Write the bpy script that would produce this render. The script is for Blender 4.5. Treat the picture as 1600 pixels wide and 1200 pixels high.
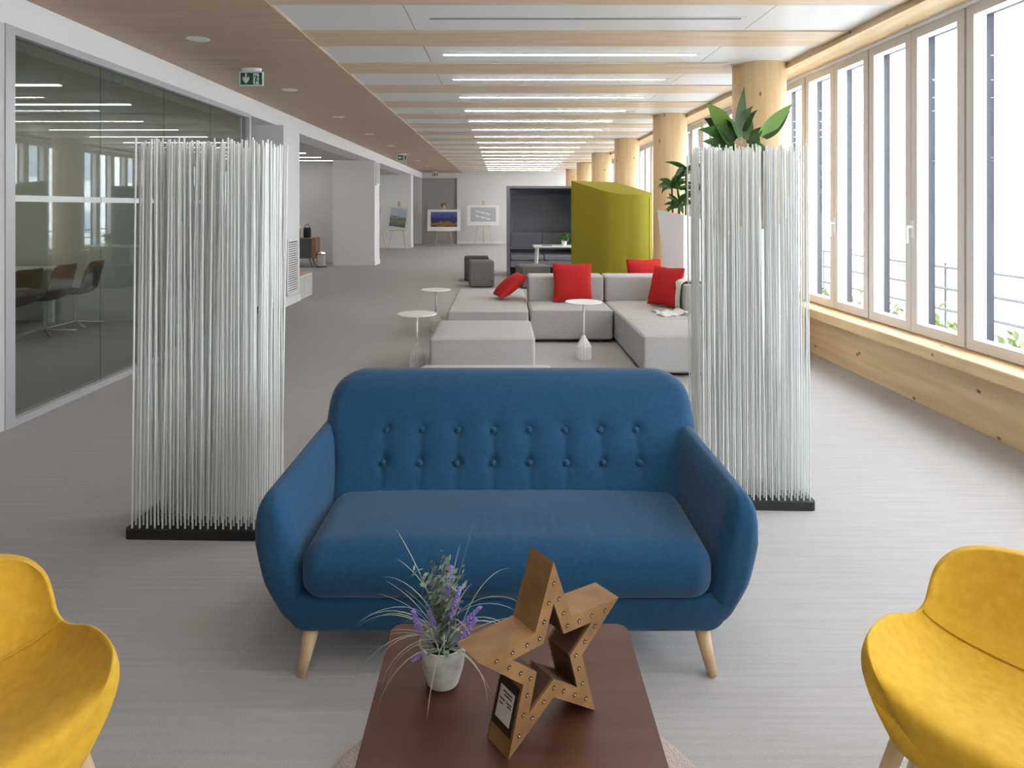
import bpy, bmesh, math, random
from mathutils import Vector, Matrix
random.seed(7)
for o in list(bpy.data.objects): bpy.data.objects.remove(o)
scene = bpy.context.scene
C = scene.collection
PI = math.pi

# ------------------------------------------------------------------ camera / light
F, H, VX, VY = 1066.7, 1.5, 786.0, 325.0
cd = bpy.data.cameras.new('camera'); cam = bpy.data.objects.new('camera', cd); C.objects.link(cam)
cam.location = (0, 0, H); cam.rotation_euler = (PI/2, 0, 0)
cd.sensor_width = 36; cd.lens = 24.0
cd.shift_x = (800-VX)/1600; cd.shift_y = -(600-VY)/1600
cd.clip_start = 0.05; cd.clip_end = 200
scene.camera = cam
w = bpy.data.worlds.new('world'); scene.world = w; w.use_nodes = True
bg = w.node_tree.nodes['Background']
bg.inputs[0].default_value = (0.90, 0.95, 1.0, 1); bg.inputs[1].default_value = 9.0
vs = scene.view_settings
vs.view_transform = 'Standard'; vs.look = 'None'; vs.exposure = 0.6; vs.gamma = 1; vs.use_curve_mapping = False
XW = 3.30          # window plane

# ------------------------------------------------------------------ helpers
def P(x, y, d=None, z=None):
    """pixel -> world, at depth d or on the horizontal plane z"""
    if d is None: d = F*(H-z)/(y-VY)
    return Vector(((x-VX)*d/F, d, H-(y-VY)*d/F))
def link(o, parent=None):
    C.objects.link(o)
    if parent: o.parent = parent
    return o
def tag(o, label=None, cat=None, group=None, kind=None):
    for k, v in (('label', label), ('category', cat), ('group', group), ('kind', kind)):
        if v: o[k] = v
    return o
def empty(name, loc=(0, 0, 0), rz=0, **kw):
    o = bpy.data.objects.new(name, None); o.empty_display_size = .1
    link(o); o.location = loc; o.rotation_euler = (0, 0, rz)
    return tag(o, **kw)
def data(name, verts, faces, mat, smooth=False):
    me = bpy.data.meshes.new(name); me.from_pydata([tuple(v) for v in verts], [], faces); me.update()
    if mat: me.materials.append(mat)
    if smooth: me.polygons.foreach_set('use_smooth', [True]*len(me.polygons))
    return me
def obj(name, me, parent=None, loc=(0, 0, 0), rot=(0, 0, 0)):
    o = bpy.data.objects.new(name, me); o.location = loc; o.rotation_euler = rot
    return link(o, parent)
class MB:
    def __init__(s): s.v = []; s.f = []
    def add(s, v, f):
        n = len(s.v); s.v += [tuple(p) for p in v]; s.f += [tuple(i+n for i in q) for q in f]; return s
    def box(s, a, b):
        x0, y0, z0 = a; x1, y1, z1 = b
        return s.add([(x0,y0,z0),(x1,y0,z0),(x1,y1,z0),(x0,y1,z0),(x0,y0,z1),(x1,y0,z1),(x1,y1,z1),(x0,y1,z1)],
                     [(0,3,2,1),(4,5,6,7),(0,1,5,4),(1,2,6,5),(2,3,7,6),(3,0,4,7)])
    def tube(s, pts, r, n=8, cap=True):
        pts = [Vector(p) for p in pts]; rs = r if isinstance(r, (list, tuple)) else [r]*len(pts)
        rings = []; up = None
        for i, p in enumerate(pts):
            t = (pts[min(i+1, len(pts)-1)]-pts[max(i-1, 0)]).normalized()
            if up is None: up = Vector((0,0,1)) if abs(t.z) < .9 else Vector((1,0,0))
            a = t.cross(up).normalized(); b = a.cross(t).normalized(); up = b
            rings.append([p+(a*math.cos(2*PI*k/n)+b*math.sin(2*PI*k/n))*rs[i] for k in range(n)])
        v = [q for R in rings for q in R]; f = []
        for i in range(len(pts)-1):
            for k in range(n): f.append((i*n+k, i*n+(k+1)%n, (i+1)*n+(k+1)%n, (i+1)*n+k))
        if cap: f.append(tuple(range(n-1, -1, -1))); f.append(tuple((len(pts)-1)*n+k for k in range(n)))
        return s.add(v, f)
    def lathe(s, prof, n=24, c=(0, 0, 0), sx=1, sy=1):
        v = [(c[0]+r*math.cos(2*PI*k/n)*sx, c[1]+r*math.sin(2*PI*k/n)*sy, c[2]+z) for r, z in prof for k in range(n)]
        f = [(i*n+k, i*n+(k+1)%n, (i+1)*n+(k+1)%n, (i+1)*n+k) for i in range(len(prof)-1) for k in range(n)]
        f.append(tuple(range(n-1, -1, -1))); f.append(tuple((len(prof)-1)*n+k for k in range(n)))
        return s.add(v, f)
    def prism(s, poly, off):
        """extrude 3D polygon by vector off"""
        n = len(poly); o = Vector(off)
        v = [Vector(p) for p in poly]+[Vector(p)+o for p in poly]
        f = [tuple(range(n-1, -1, -1)), tuple(range(n, 2*n))]+[(k, (k+1)%n, n+(k+1)%n, n+k) for k in range(n)]
        return s.add(v, f)
    def build(s, name, mat, parent=None, loc=(0, 0, 0), rot=(0, 0, 0), smooth=False):
        me = data(name, s.v, s.f, mat, smooth)
        bm = bmesh.new(); bm.from_mesh(me); bmesh.ops.recalc_face_normals(bm, faces=bm.faces); bm.to_mesh(me); bm.free()
        return obj(name, me, parent, loc, rot)
def autosmooth(o, ang=40):
    me = o.data; me.polygons.foreach_set('use_smooth', [True]*len(me.polygons))
    me.set_sharp_from_angle(angle=math.radians(ang)); return o
def box(name, a, b, mat, parent=None, bev=0, **kw):
    o = MB().box(a, b).build(name, mat, parent, **kw)
    if bev:
        bm = bmesh.new(); bm.from_mesh(o.data)
        bmesh.ops.bevel(bm, geom=bm.edges[:], offset=bev, segments=2, affect='EDGES', profile=.5)
        bm.to_mesh(o.data); bm.free()
    return o
def rbox(name, size, r, mat, parent=None, loc=(0, 0, 0), rot=(0, 0, 0), inner=(4, 4, 4), k=3, deform=None):
    """rounded box, base at z=0 centred in x,y; deform(x,y,z)->(x,y,z)"""
    h = [s/2 for s in size]; r = min([r]+h)*.999
    ax = []
    for i in range(3):
        e = [r*math.tan(PI/4*j/k) for j in range(k, 0, -1)]
        a = [-(h[i]-r)-q for q in e]; c = [-(h[i]-r)+2*(h[i]-r)*j/inner[i] for j in range(inner[i]+1)]
        b = [(h[i]-r)+q for q in reversed(e)]
        ax.append(a+c+b)
    idx = {}; vs_ = []; fs = []
    def vid(q):
        key = tuple(round(t, 6) for t in q)
        if key not in idx:
            inn = [max(-(h[i]-r), min(h[i]-r, q[i])) for i in range(3)]
            d = Vector([q[i]-inn[i] for i in range(3)])
            d = d.normalized()*r if d.length > 1e-9 else d
            p = (inn[0]+d[0], inn[1]+d[1], inn[2]+d[2]+h[2])
            if deform: p = deform(*p)
            idx[key] = len(vs_); vs_.append(p)
        return idx[key]
    for i in range(3):
        j, l = (i+1) % 3, (i+2) % 3
        for sgn in (-1, 1):
            for a in range(len(ax[j])-1):
                for b in range(len(ax[l])-1):
                    q = []
                    for (aa, bb) in ((a, b), (a+1, b), (a+1, b+1), (a, b+1)):
                        t = [0, 0, 0]; t[i] = sgn*h[i]; t[j] = ax[j][aa]; t[l] = ax[l][bb]; q.append(vid(t))
                    fs.append(tuple(q) if sgn > 0 else tuple(reversed(q)))
    return obj(name, data(name, vs_, fs, mat, True), parent, loc, rot)
def copy_tree(o, parent=None):
    c = o.copy(); C.objects.link(c); c.parent = parent
    for ch in o.children: copy_tree(ch, c)
    return c

# ------------------------------------------------------------------ materials
MATS = {}
def mat(name, col, rough=.6, metal=0, col2=None, nscale=(8, 8, 8), ndet=3, bump=0, bscale=200, bdist=.002, spec=.4,
        emit=0, sheen=0, contrast=(.35, .65), coat=0, trans=0):
    m = bpy.data.materials.new(name); m.use_nodes = True; nt = m.node_tree; n = nt.nodes; L = nt.links
    b = n['Principled BSDF']; MATS[name] = m
    b.inputs['Base Color'].default_value = (*col, 1); b.inputs['Roughness'].default_value = rough
    b.inputs['Metallic'].default_value = metal; b.inputs['Specular IOR Level'].default_value = spec
    b.inputs['Sheen Weight'].default_value = sheen; b.inputs['Coat Weight'].default_value = coat
    b.inputs['Transmission Weight'].default_value = trans
    if emit: b.inputs['Emission Color'].default_value = (*col, 1); b.inputs['Emission Strength'].default_value = emit
    if col2 or bump:
        tc = n.new('ShaderNodeTexCoord'); mp = n.new('ShaderNodeMapping'); L.new(tc.outputs['Object'], mp.inputs[0])
        mp.inputs['Scale'].default_value = nscale
    if col2:
        nz = n.new('ShaderNodeTexNoise'); nz.inputs['Scale'].default_value = 1; nz.inputs['Detail'].default_value = ndet
        L.new(mp.outputs[0], nz.inputs['Vector'])
        r = n.new('ShaderNodeValToRGB'); r.color_ramp.elements[0].position, r.color_ramp.elements[1].position = contrast
        r.color_ramp.elements[0].color = (*col, 1); r.color_ramp.elements[1].color = (*col2, 1)
        L.new(nz.outputs[0], r.inputs[0]); L.new(r.outputs[0], b.inputs['Base Color'])
    if bump:
        bz = n.new('ShaderNodeTexNoise'); bz.inputs['Scale'].default_value = bscale; bz.inputs['Detail'].default_value = 2
        L.new(tc.outputs['Object'], bz.inputs['Vector'])
        bp = n.new('ShaderNodeBump'); bp.inputs['Strength'].default_value = bump; bp.inputs['Distance'].default_value = bdist
        L.new(bz.outputs[0], bp.inputs['Height']); L.new(bp.outputs[0], b.inputs['Normal'])
    return m
def knots(m, scale=3.0, col=(.22, .10, .04), size=.035, stretch=(1, 1, .5)):
    nt = m.node_tree; n = nt.nodes; L = nt.links; b = n['Principled BSDF']
    src = b.inputs['Base Color'].links[0].from_socket
    tc = n.new('ShaderNodeTexCoord'); mp = n.new('ShaderNodeMapping'); mp.inputs['Scale'].default_value = stretch
    L.new(tc.outputs['Object'], mp.inputs[0])
    v = n.new('ShaderNodeTexVoronoi'); v.inputs['Scale'].default_value = scale; L.new(mp.outputs[0], v.inputs['Vector'])
    r = n.new('ShaderNodeValToRGB'); r.color_ramp.elements[0].position = size; r.color_ramp.elements[1].position = size*2.2
    r.color_ramp.elements[0].color = (1, 1, 1, 1); r.color_ramp.elements[1].color = (0, 0, 0, 1)
    L.new(v.outputs['Distance'], r.inputs[0])
    mx = n.new('ShaderNodeMixRGB'); L.new(r.outputs[0], mx.inputs[0]); L.new(src, mx.inputs[1]); mx.inputs[2].default_value = (*col, 1)
    L.new(mx.outputs[0], b.inputs['Base Color']); return m
def glass(name, tint, ior=1.45, gloss=(1, 1, 1)):
    m = bpy.data.materials.new(name); m.use_nodes = True; nt = m.node_tree; n = nt.nodes; L = nt.links
    n.remove(n['Principled BSDF']); out = n['Material Output']
    t = n.new('ShaderNodeBsdfTransparent'); t.inputs[0].default_value = (*tint, 1)
    g = n.new('ShaderNodeBsdfGlossy'); g.inputs['Roughness'].default_value = 0; g.inputs[0].default_value = (*gloss, 1)
    f0 = ((ior-1)/(ior+1))**2
    lw = n.new('ShaderNodeLayerWeight'); lw.inputs[0].default_value = .5          # Schlick: facing = 1-|cos|
    pw = n.new('ShaderNodeMath'); pw.operation = 'POWER'; L.new(lw.outputs['Facing'], pw.inputs[0]); pw.inputs[1].default_value = 5
    fr = n.new('ShaderNodeMath'); fr.operation = 'MULTIPLY_ADD'; L.new(pw.outputs[0], fr.inputs[0]); fr.inputs[1].default_value = 1-f0; fr.inputs[2].default_value = f0
    mx = n.new('ShaderNodeMixShader'); L.new(fr.outputs[0], mx.inputs[0]); L.new(t.outputs[0], mx.inputs[1]); L.new(g.outputs[0], mx.inputs[2])
    L.new(mx.outputs[0], out.inputs[0]); return m
M_carpet = mat('carpet', (.39, .365, .355), .95, col2=(.475, .455, .45), nscale=(2.2, 55, 1), ndet=9, bump=.6, bscale=260, bdist=.004, spec=.1, contrast=(.15, .85))
M_white = mat('white_paint', (.80, .79, .79), .6, spec=.3)
M_whitewall = mat('white_wall', (.74, .73, .72), .75, spec=.2)
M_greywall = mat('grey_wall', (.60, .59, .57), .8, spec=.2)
M_door = mat('grey_door', (.42, .39, .37), .6)
M_panel = mat('ceiling_white', (.80, .795, .79), .35, spec=.35)
M_soffit = mat('soffit_oak', (.50, .36, .25), .55, col2=(.60, .45, .33), nscale=(.9, 22, 5), ndet=6, contrast=(.3, .7))
M_strip = mat('strip_wood', (.66, .50, .33), .4, col2=(.74, .60, .43), nscale=(1.2, 16, 5), ndet=5)
M_pine = knots(mat('pine', (.66, .44, .23), .55, col2=(.74, .53, .31), nscale=(14, 14, 1.0), ndet=4), 6.0, size=.05)
M_pineh = knots(mat('pine_lengthwise', (.72, .50, .27), .55, col2=(.82, .62, .38), nscale=(14, 1.0, 14), ndet=4), 6.5, size=.05, stretch=(1, .6, 1))
M_alu = mat('window_aluminium', (.72, .69, .67), .45)
M_alu2 = mat('partition_aluminium', (.50, .49, .51), .4, metal=.3)
M_gasket = mat('dark_gasket', (.03, .03, .045), .6, spec=.2)
M_glass = glass('window_glass', (.97, .985, .98), 1.3)
M_pglass = glass('partition_glass', (.80, .84, .81), 1.52)
M_band = mat('frosted_band', (.75, .77, .76), .7)
M_blue = mat('blue_fabric', (.009, .056, .125), .85, col2=(.012, .066, .145), nscale=(60, 60, 60), bump=.35, bscale=500, bdist=.001, spec=.2, sheen=.15)
M_yellow = mat('yellow_fabric', (.60, .345, .025), .85, col2=(.66, .39, .04), nscale=(40, 40, 40), bump=.25, bscale=500, bdist=.001, spec=.2, sheen=.1)
M_legwood = mat('beech', (.62, .42, .24), .45, col2=(.70, .50, .31), nscale=(30, 30, 2))
M_grey = mat('light_grey_fabric', (.44, .42, .41), .9, col2=(.50, .48, .47), nscale=(90, 90, 90), bump=.3, bscale=400, bdist=.001, spec=.15)
M_cream = mat('cream_fabric', (.74, .72, .68), .95, bump=.5, bscale=120, bdist=.004, spec=.1)
M_red = mat('red_fabric', (.52, .028, .028), .85, bump=.3, bscale=300, bdist=.002, spec=.15)
M_pouf = mat('charcoal_fabric', (.10, .095, .095), .95, bump=.3, bscale=300, spec=.1)
M_pouf2 = mat('mid_grey_fabric', (.20, .195, .19), .95, bump=.3, bscale=300, spec=.1)
M_booth = mat('slate_fabric', (.22, .22, .25), .95, bump=.3, bscale=400, spec=.1)
M_lime = mat('lime_fabric', (.27, .235, .022), .9, bump=.2, bscale=400, spec=.15)
M_black = mat('black_plastic', (.012, .012, .013), .5)
M_base = mat('black_base', (.02, .02, .021), .6)
M_rod = mat('white_rod', (.78, .79, .77), .45)
M_lacq = mat('white_lacquer', (.85, .84, .83), .3)
M_planter = mat('planter_plastic', (.80, .80, .82), .4)
M_table = mat('mahogany', (.060, .018, .010), .4, col2=(.088, .029, .016), nscale=(2, 18, 2), ndet=5, spec=.5)
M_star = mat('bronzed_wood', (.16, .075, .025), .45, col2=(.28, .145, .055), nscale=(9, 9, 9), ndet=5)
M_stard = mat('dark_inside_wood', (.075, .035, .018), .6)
M_hole = mat('punched_hole', (.02, .012, .008), .7)
M_bulb = mat('bulb', (.85, .82, .75), .3)
M_sticker = mat('paper_sticker', (.55, .52, .50), .7)
M_ink = mat('ink', (.06, .05, .05), .7)
M_concrete = mat('concrete', (.40, .38, .34), .9, col2=(.58, .56, .52), nscale=(25, 25, 25), bump=.3, bscale=80)
M_soil = mat('soil', (.03, .022, .015), .95, bump=.8, bscale=120, bdist=.01)
M_leaf = mat('leaf', (.022, .075, .012), .4, col2=(.05, .13, .02), nscale=(6, 6, 6), spec=.5)
M_leafl = mat('leaf_light', (.12, .26, .03), .4, col2=(.18, .33, .05), nscale=(6, 6, 6), spec=.5)
M_stem = mat('stem', (.07, .035, .02), .7)
M_sage = mat('sage', (.13, .18, .14), .7, col2=(.22, .27, .22), nscale=(30, 30, 30))
M_blade = mat('pale_blade', (.24, .28, .21), .6, col2=(.36, .38, .30), nscale=(20, 20, 20))
M_lav = mat('lavender', (.22, .14, .48), .8, col2=(.36, .27, .62), nscale=(60, 60, 60))
M_grass = mat('potted_grass', (.06, .2, .02), .6)
M_chrome = mat('chrome', (.8, .8, .8), .12, metal=1)
M_brown = mat('brown_leather', (.06, .035, .028), .4)
M_led = mat('led', (1, .97, .92), .5, emit=20)
M_led2 = mat('side_led', (1, .97, .92), .5, emit=7)
M_ledoff = mat('led_off', (.30, .29, .29), .4)
M_green = mat('sign_green', (.005, .13, .06), .4)
M_signw = mat('sign_white', (.75, .78, .75), .4)
M_facade = mat('facade', (.80, .81, .83), .7)
M_facwin = mat('facade_glass', (.30, .35, .42), .3)
M_rail = mat('railing', (.22, .22, .24), .5)
M_terrace = mat('terrace', (.55, .55, .55), .8)
M_hedge = mat('hedge', (.10, .15, .05), .8, col2=(.25, .28, .12), nscale=(9, 9, 9))
M_twig = mat('twig', (.40, .37, .33), .8)
M_rug = mat('beige_rug', (.50, .42, .38), .95, bump=.9, bscale=150, bdist=.01, spec=.05)
M_walnut = mat('walnut', (.27, .15, .08), .5, col2=(.34, .2, .11), nscale=(3, 20, 20))
M_slate = mat('slate_front', (.09, .09, .095), .6)

# ------------------------------------------------------------------ the room
ZC, XR, XL, YB, YN = 3.01, 3.2, -3.4, 28.6, -3.4
G = 1.28
fl = box('floor', (-9, YN, -.1), (XR+.25, YB+.4, 0), M_carpet); tag(fl, kind='structure')
def struct(o): o['kind'] = 'structure'; return o
ceil = struct(box('ceiling', (-1.70, YN, ZC+.03), (XR+.3, YB, ZC+.2), M_white))
ks = list(range(-7, 18))
me_s = MB().box((-1.715, 0, -.02), (2.92, .52, .03)).build('x', M_strip); sm = me_s.data; bpy.data.objects.remove(me_s)
def pdata(x0, x1):
    o = box('x', (x0+.003, .004, -.008), (x1-.003, .756, .03), M_panel); d = o.data; bpy.data.objects.remove(o); return d
pA, pB, pC = pdata(-1.70, -.74), pdata(-.74, 2.03), pdata(2.03, 2.95)
led_me = None
for k in ks:
    y = 5.775+G*k
    if y+.52 < YB: obj('wood_strip', sm, ceil, (0, y, ZC))
    if y-.76 > YN and y < YB+.3:
        for pm in (pA, pB, pC): obj('ceiling_panel', pm, ceil, (0, y-.76, ZC))
        lit = k != 0
        L_ = empty('ceiling_light', (0, y-.38, ZC-.008), label='slim linear ceiling light glowing white in a white panel' if lit else 'unlit grey linear ceiling light in a white panel',
              cat='ceiling light', group='linear ceiling lights' if lit else None)
        L_['category'] = 'ceiling light'
        box('housing', (-.62, -.035, -.006), (1.92, .035, 0), M_panel if lit else M_panel, L_)
        box('diffuser', (-.58, -.02, -.009), (1.88, .02, -.005), M_led if lit else M_ledoff, L_)
sof = struct(box('ceiling_soffit', (XL-.02, YN, 3.0), (-1.70, YB, 3.2), M_white)); sof.name = 'ceiling'
for i in range(26):
    y0 = YN+i*1.28
    box('soffit_board', (XL, y0+.0015, 2.98), (-1.70, min(y0+1.2785, YB), 3.0), M_soffit, sof)
# right side: parapet, sill, beam, columns, windows
wr = struct(box('wall_right', (XR, YN, 0), (XR+.28, YB, .40), M_pineh))
box('sill_board', (3.07, YN, .40), (3.34, YB, .495), M_pineh, wr, bev=.012)
tr = struct(box('trim_1', (2.93, YN, 2.94), (3.22, YB, ZC+.03), M_pineh))
wt = struct(box('wall_right_lintel', (3.22, YN, 2.92), (XR+.28, YB, 3.2), M_white)); wt.name = 'wall_right'
for k in range(6):
    y = 7.2+3.84*k
    col = MB().lathe([(.27, 0), (.27, ZC-.004)], 40).build('column', M_pine, loc=(2.70, y, 0), rot=(0, 0, k*1.3))
    autosmooth(col); tag(col, 'round knotty pine column standing along the window wall', 'column', 'timber columns')
def bars(mb, x0, x1, y0, y1, z0, z1, wd):
    mb.box((x0, y0, z0), (x1, y0+wd, z1)); mb.box((x0, y1-wd, z0), (x1, y1, z1))
    mb.box((x0, y0+wd, z0), (x1, y1-wd, z0+wd)); mb.box((x0, y0+wd, z1-wd), (x1, y1-wd, z1)); return mb
wz0, wz1 = .495, 2.93
proto = {}
def mk(name, mb, m):
    o = mb.build(name, m); d = o.data; bpy.data.objects.remove(o); return d
proto['outer'] = mk('outer_frame', bars(MB(), .06, .115, .005, G-.005, wz0, wz1, .08).box((.06, G/2-.075, wz0+.05), (.115, G/2+.075, wz1-.05)), M_gasket)
proto['leaf'] = mk('leaf', bars(MB(), -.03, .06, .0, .625, wz0+.015, wz1-.01, .075), M_alu)
proto['pane'] = mk('pane', MB().box((.030, .07, wz0+.085), (.040, .555, wz1-.08)), M_glass)
hb = MB().box((-.045, -.014, -.07), (-.03, .014, .07)).tube([(-.04, 0, .02), (-.085, 0, .02)], .009).tube([(-.085, 0, .03), (-.085, 0, -.11)], .009)
proto['handle'] = mk('handle', hb, M_lacq)
wi = 0
for k in range(-6, 19):
    y = 4.83+G*k
    if y+G > YB: break
    wi += 1
    wn = empty('window_%d' % wi, (XW, y, 0)); wn['kind'] = 'structure'
    obj('outer_frame', proto['outer'], wn)
    for j in range(2):
        lf = obj('leaf', proto['leaf'], wn, (0, .012+j*.631, 0)); obj('pane', proto['pane'], lf)
        if j == 0: obj('handle', proto['handle'], lf, (0, .59, 1.33))
# back wall with door recess
wb = struct(box('wall_back', (-1.93, YB, 0), (XR+.3, YB+.2, 3.05), M_whitewall))
box('wall_return', (-9, YB, 0), (-3.43, YB+.2, 3.05), M_whitewall, wb); box('wall_head', (-3.43, YB, 2.76), (-1.93, YB+.2, 3.05), M_whitewall, wb)
box('skirting', (-1.93, YB-.015, 0), (XR, YB, .12), M_white, wb)
dr = struct(box('door_1', (-3.43, YB+.12, 0), (-1.93, YB+.18, 2.76), M_door))
MB().box((-2.62, YB+.10, 1.55), (-2.40, YB+.12, 1.70)).build('door_plate', M_pouf2, dr)
struct(box('wall_near', (-9, YN-.2, 0), (XR+.3, YN, 3.2), M_whitewall))
# left side: header beam, pillars, glass partition
wl = struct(box('wall_left', (XL-.45, YN, 2.746), (XL+.002, YB, 3.0), M_white))
box('pillar', (-5.6, 10.26, 0), (-3.30, 11.07, 2.746), M_white, wl); box('pillar', (-4.44, 17.8, 0), (-3.35, 18.5, 2.746), M_white, wl)
box('pillar', (-4.6, 25.6, 0), (-3.45, 26.2, 2.746), M_white, wl); box('pillar', (-9, 18.9, 0), (-4.43, 19.1, 2.75), M_whitewall, wl)
box('pillar', (-9, 26.0, 0), (-4.6, 26.2, 2.75), M_whitewall, wl)
for a, b, c, d_ in ((-3.30, -3.285, 10.25, 11.08), (-3.35, -3.335, 17.79, 18.51), (-3.45, -3.435, 25.59, 26.21)):
    box('skirting', (a, c, 0), (b, d_, .12), M_white, wl)
for x0, x1, y in ((-5.6, -3.285, 10.26), (-4.44, -3.335, 17.8), (-4.6, -3.435, 25.6)):
    box('skirting', (x0, y-.012, 0), (x1, y, .10), M_white, wl)
struct(box('wall_far_left', (-9.2, YN, 0), (-9, YB, 3.2), M_whitewall)).name = 'wall_side'
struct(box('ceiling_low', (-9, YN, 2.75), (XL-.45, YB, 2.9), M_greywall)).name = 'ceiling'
struct(box('wall_meeting', (-9, 9.1, 0), (-3.5, 9.25, 2.75), M_greywall)).name = 'wall_meeting'
struct(box('wall_near_meeting', (-9, 3.6, 0), (-3.46, 3.7, 2.75), M_greywall)).name = 'wall_meeting'
gl = empty('window_partition', (XL, 0, 0)); gl.name = 'window_%d' % (wi+1); gl['kind'] = 'structure'
fr = MB().box((-.05, 4.60, 0), (.05, 4.69, 2.746)).box((-.05, 9.02, 0), (.05, 9.08, 2.746)).box((-.05, 4.69, 2.69), (.05, 9.02, 2.746)).box((-.05, 4.69, 0), (.05, 9.02, .05))
fr.build('frame', M_alu2, gl)
box('solid_panel', (-.04, 3.7, 0), (.04, 4.60, 2.746), M_greywall, gl)
for i in range(4):
    y0 = 4.69+i*1.0825
    box('pane', (-.012, y0+.004, .05), (0, y0+1.0785, 2.69), M_pglass, gl)
    box('manifestation_band', (.0005, y0+.004, 1.545), (.002, y0+1.0785, 1.59), M_band, gl)
for y in (11.6, 12.9, 14.2, 15.5, 16.8, 18.0, 20, 21.3, 22.6, 23.9, 5.6, 6.9, 8.2):
    l = box('ceiling_light', (-7.6, y, 2.742), (-4.5, y+.06, 2.75), M_led2); tag(l, 'linear ceiling light in the low side room ceiling', 'ceiling light', 'side room ceiling lights')
# vents on pillars
def vent(loc, w_, h_, name_l):
    v = empty('wall_vent', loc, label=name_l, cat='vent')
    bars(MB(), 0, .02, 0, w_, 0, h_, .04).build('frame', M_lacq, v)
    box('backing', (.001, .04, .04), (.004, w_-.04, h_-.04), M_slate, v)
    n = int((h_-.08)/.035)
    for i in range(n): box('slat', (.004, .05, .045+i*.035), (.016, w_-.05, .066+i*.035), M_lacq, v)
vent((-3.285, 10.36, .16), .55, .86, 'white slatted air vent low on the white pillar beside the bench')
vent((-3.335, 17.9, 2.1), .5, .62, 'white slatted air vent high on the second white pillar')
# downlights and signs
for k in range(-2, 8):
    y = 5.98+2.56*k
    d = empty('downlight', (-2.67, y, 2.98), label='round recessed downlight in the oak soffit', cat='downlight', group='soffit downlights')
    MB().lathe([(.085, -.006), (.10, 0)], 24).build('ring', M_lacq, d)
    MB().lathe([(.06, -.008), (.06, -.004)], 20).build('lamp', M_signw, d)
def exit_sign(loc, sc, label, arrow='down'):
    s = empty('exit_sign', loc, label=label, cat='sign'); s.scale = (sc,)*3
    box('frame', (-.125, -.012, -.185), (.125, .012, -.035), M_signw, s)
    box('panel', (-.113, -.0135, -.174), (.113, -.0125, -.046), M_green, s)
    MB().lathe([(.02, -.05), (.10, -.03), (.11, 0)], 20, sy=.5).build('mount', M_lacq, s)
    a = [(-.065, -.05), (-.045, -.05), (-.045, -.10), (-.02, -.085), (-.02, -.12), (-.055, -.165), (-.09, -.12), (-.09, -.085), (-.065, -.10)]
    if arrow == 'left':
        a = [(-.055+(z+.11)*1.0, -.11+(x+.055)) for x, z in a]
    MB().prism([(x, -.0136, z) for x, z in a], (0, -.001, 0)).build('arrow', M_signw, s)
    box('door_symbol', (.022, -.0145, -.168), (.082, -.0136, -.052), M_signw, s)
    rm = MB()
    def st(x0, z0, x1, z1, t=.006):
        d = Vector((x1-x0, 0, z1-z0)).normalized(); n = Vector((-d.z, 0, d.x))*t
        a_, b_ = Vector((x0, -.0146, z0)), Vector((x1, -.0146, z1)); rm.prism([a_-n, b_-n, b_+n, a_+n], (0, -.001, 0))
    st(.058, -.085, .050, -.118, .008); st(.058, -.085, .038, -.075, .004); st(.038, -.075, .03, -.09, .004); st(.058, -.088, .075, -.10, .004)
    st(.05, -.118, .064, -.135, .005); st(.064, -.135, .078, -.135, .004); st(.05, -.118, .046, -.142, .005); st(.046, -.142, .044, -.166, .004)
    rm.lathe([(.0, -.004), (.009, 0), (.0, .004)], 10, c=(.062, -.0146, -.07))
    rm.build('running_figure', M_green, s)
exit_sign((-2.67, 7.25, 2.98), 1, 'green exit sign with a down arrow hanging from the oak soffit')
exit_sign((-2.75, 18.6, 2.98), 1, 'small green exit sign farther along under the oak soffit', 'left')
exit_sign((-2.78, 27.9, 2.98), 1, 'green exit sign hanging just before the grey back door')

# ------------------------------------------------------------------ outside
ter = box('terrace', (XR+.28, -8, -.3), (13, 40, .30), M_terrace); tag(ter, kind='structure'); ter.name = 'floor'
fac = empty('office_building', (14, 0, -6), label='white office building facade across the street outside the windows', cat='building')
box('wall', (0, -30, -6), (1, 70, 22), M_facade, fac)
win = box('x', (-.06, 0, 0), (.02, 1.5, 1.7), M_facwin); wd = win.data; bpy.data.objects.remove(win)
for r in range(6):
    for k in range(22): obj('window', wd, fac, (0, -24+k*4.1, -4+r*3.3+3))
rl = empty('balcony_railing', (4.35, 0, .3), label='thin grey metal railing outside the windows', cat='railing')
for z in (.2, .41, .62): MB().tube([(0, -4, z), (0, 30, z)], .016, 6).build('rail', M_rail, rl)
pm = mk('post', MB().box((-.015, -.015, 0), (.015, .015, .66)), M_rail)
for k in range(14): obj('post', pm, rl, (.03, -3.5+2.56*k, 0))
def leaf_cloud(name, pts, size, m, parent=None):
    v = []; f = []
    for p in pts:
        a = Vector((random.gauss(0, 1), random.gauss(0, 1), random.gauss(0, 1))).normalized(); b = a.orthogonal().normalized(); c = a.cross(b)
        s = size*random.uniform(.6, 1.3); n = len(v); p = Vector(p)
        v += [p-b*s, p+c*s*.45, p+b*s, p-c*s*.45]; f.append((n, n+1, n+2, n+3))
    return obj(name, data(name, v, f, m), parent)
pts = [(random.uniform(3.75, 4.2), random.uniform(-2, 26), .3+abs(random.gauss(0, .09))) for _ in range(5000)]
tag(leaf_cloud('planting', pts, .05, M_hedge), 'low straggly green planting along the terrace outside', 'planting', kind='stuff')
t = empty('tree', (6.6, 13.0, .3), label='pale slender tree outside behind the railing', cat='tree')
MB().tube([(0, 0, 0), (.05, .05, 1.2), (-.05, 0, 2.6)], [.04, .03, .012]).build('trunk', M_twig, t)
leaf_cloud('foliage', [(random.gauss(0, .35), random.gauss(0, .4), random.uniform(.2, 2.9)) for _ in range(500)], .05, M_twig, t)['kind'] = 'stuff'

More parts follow.
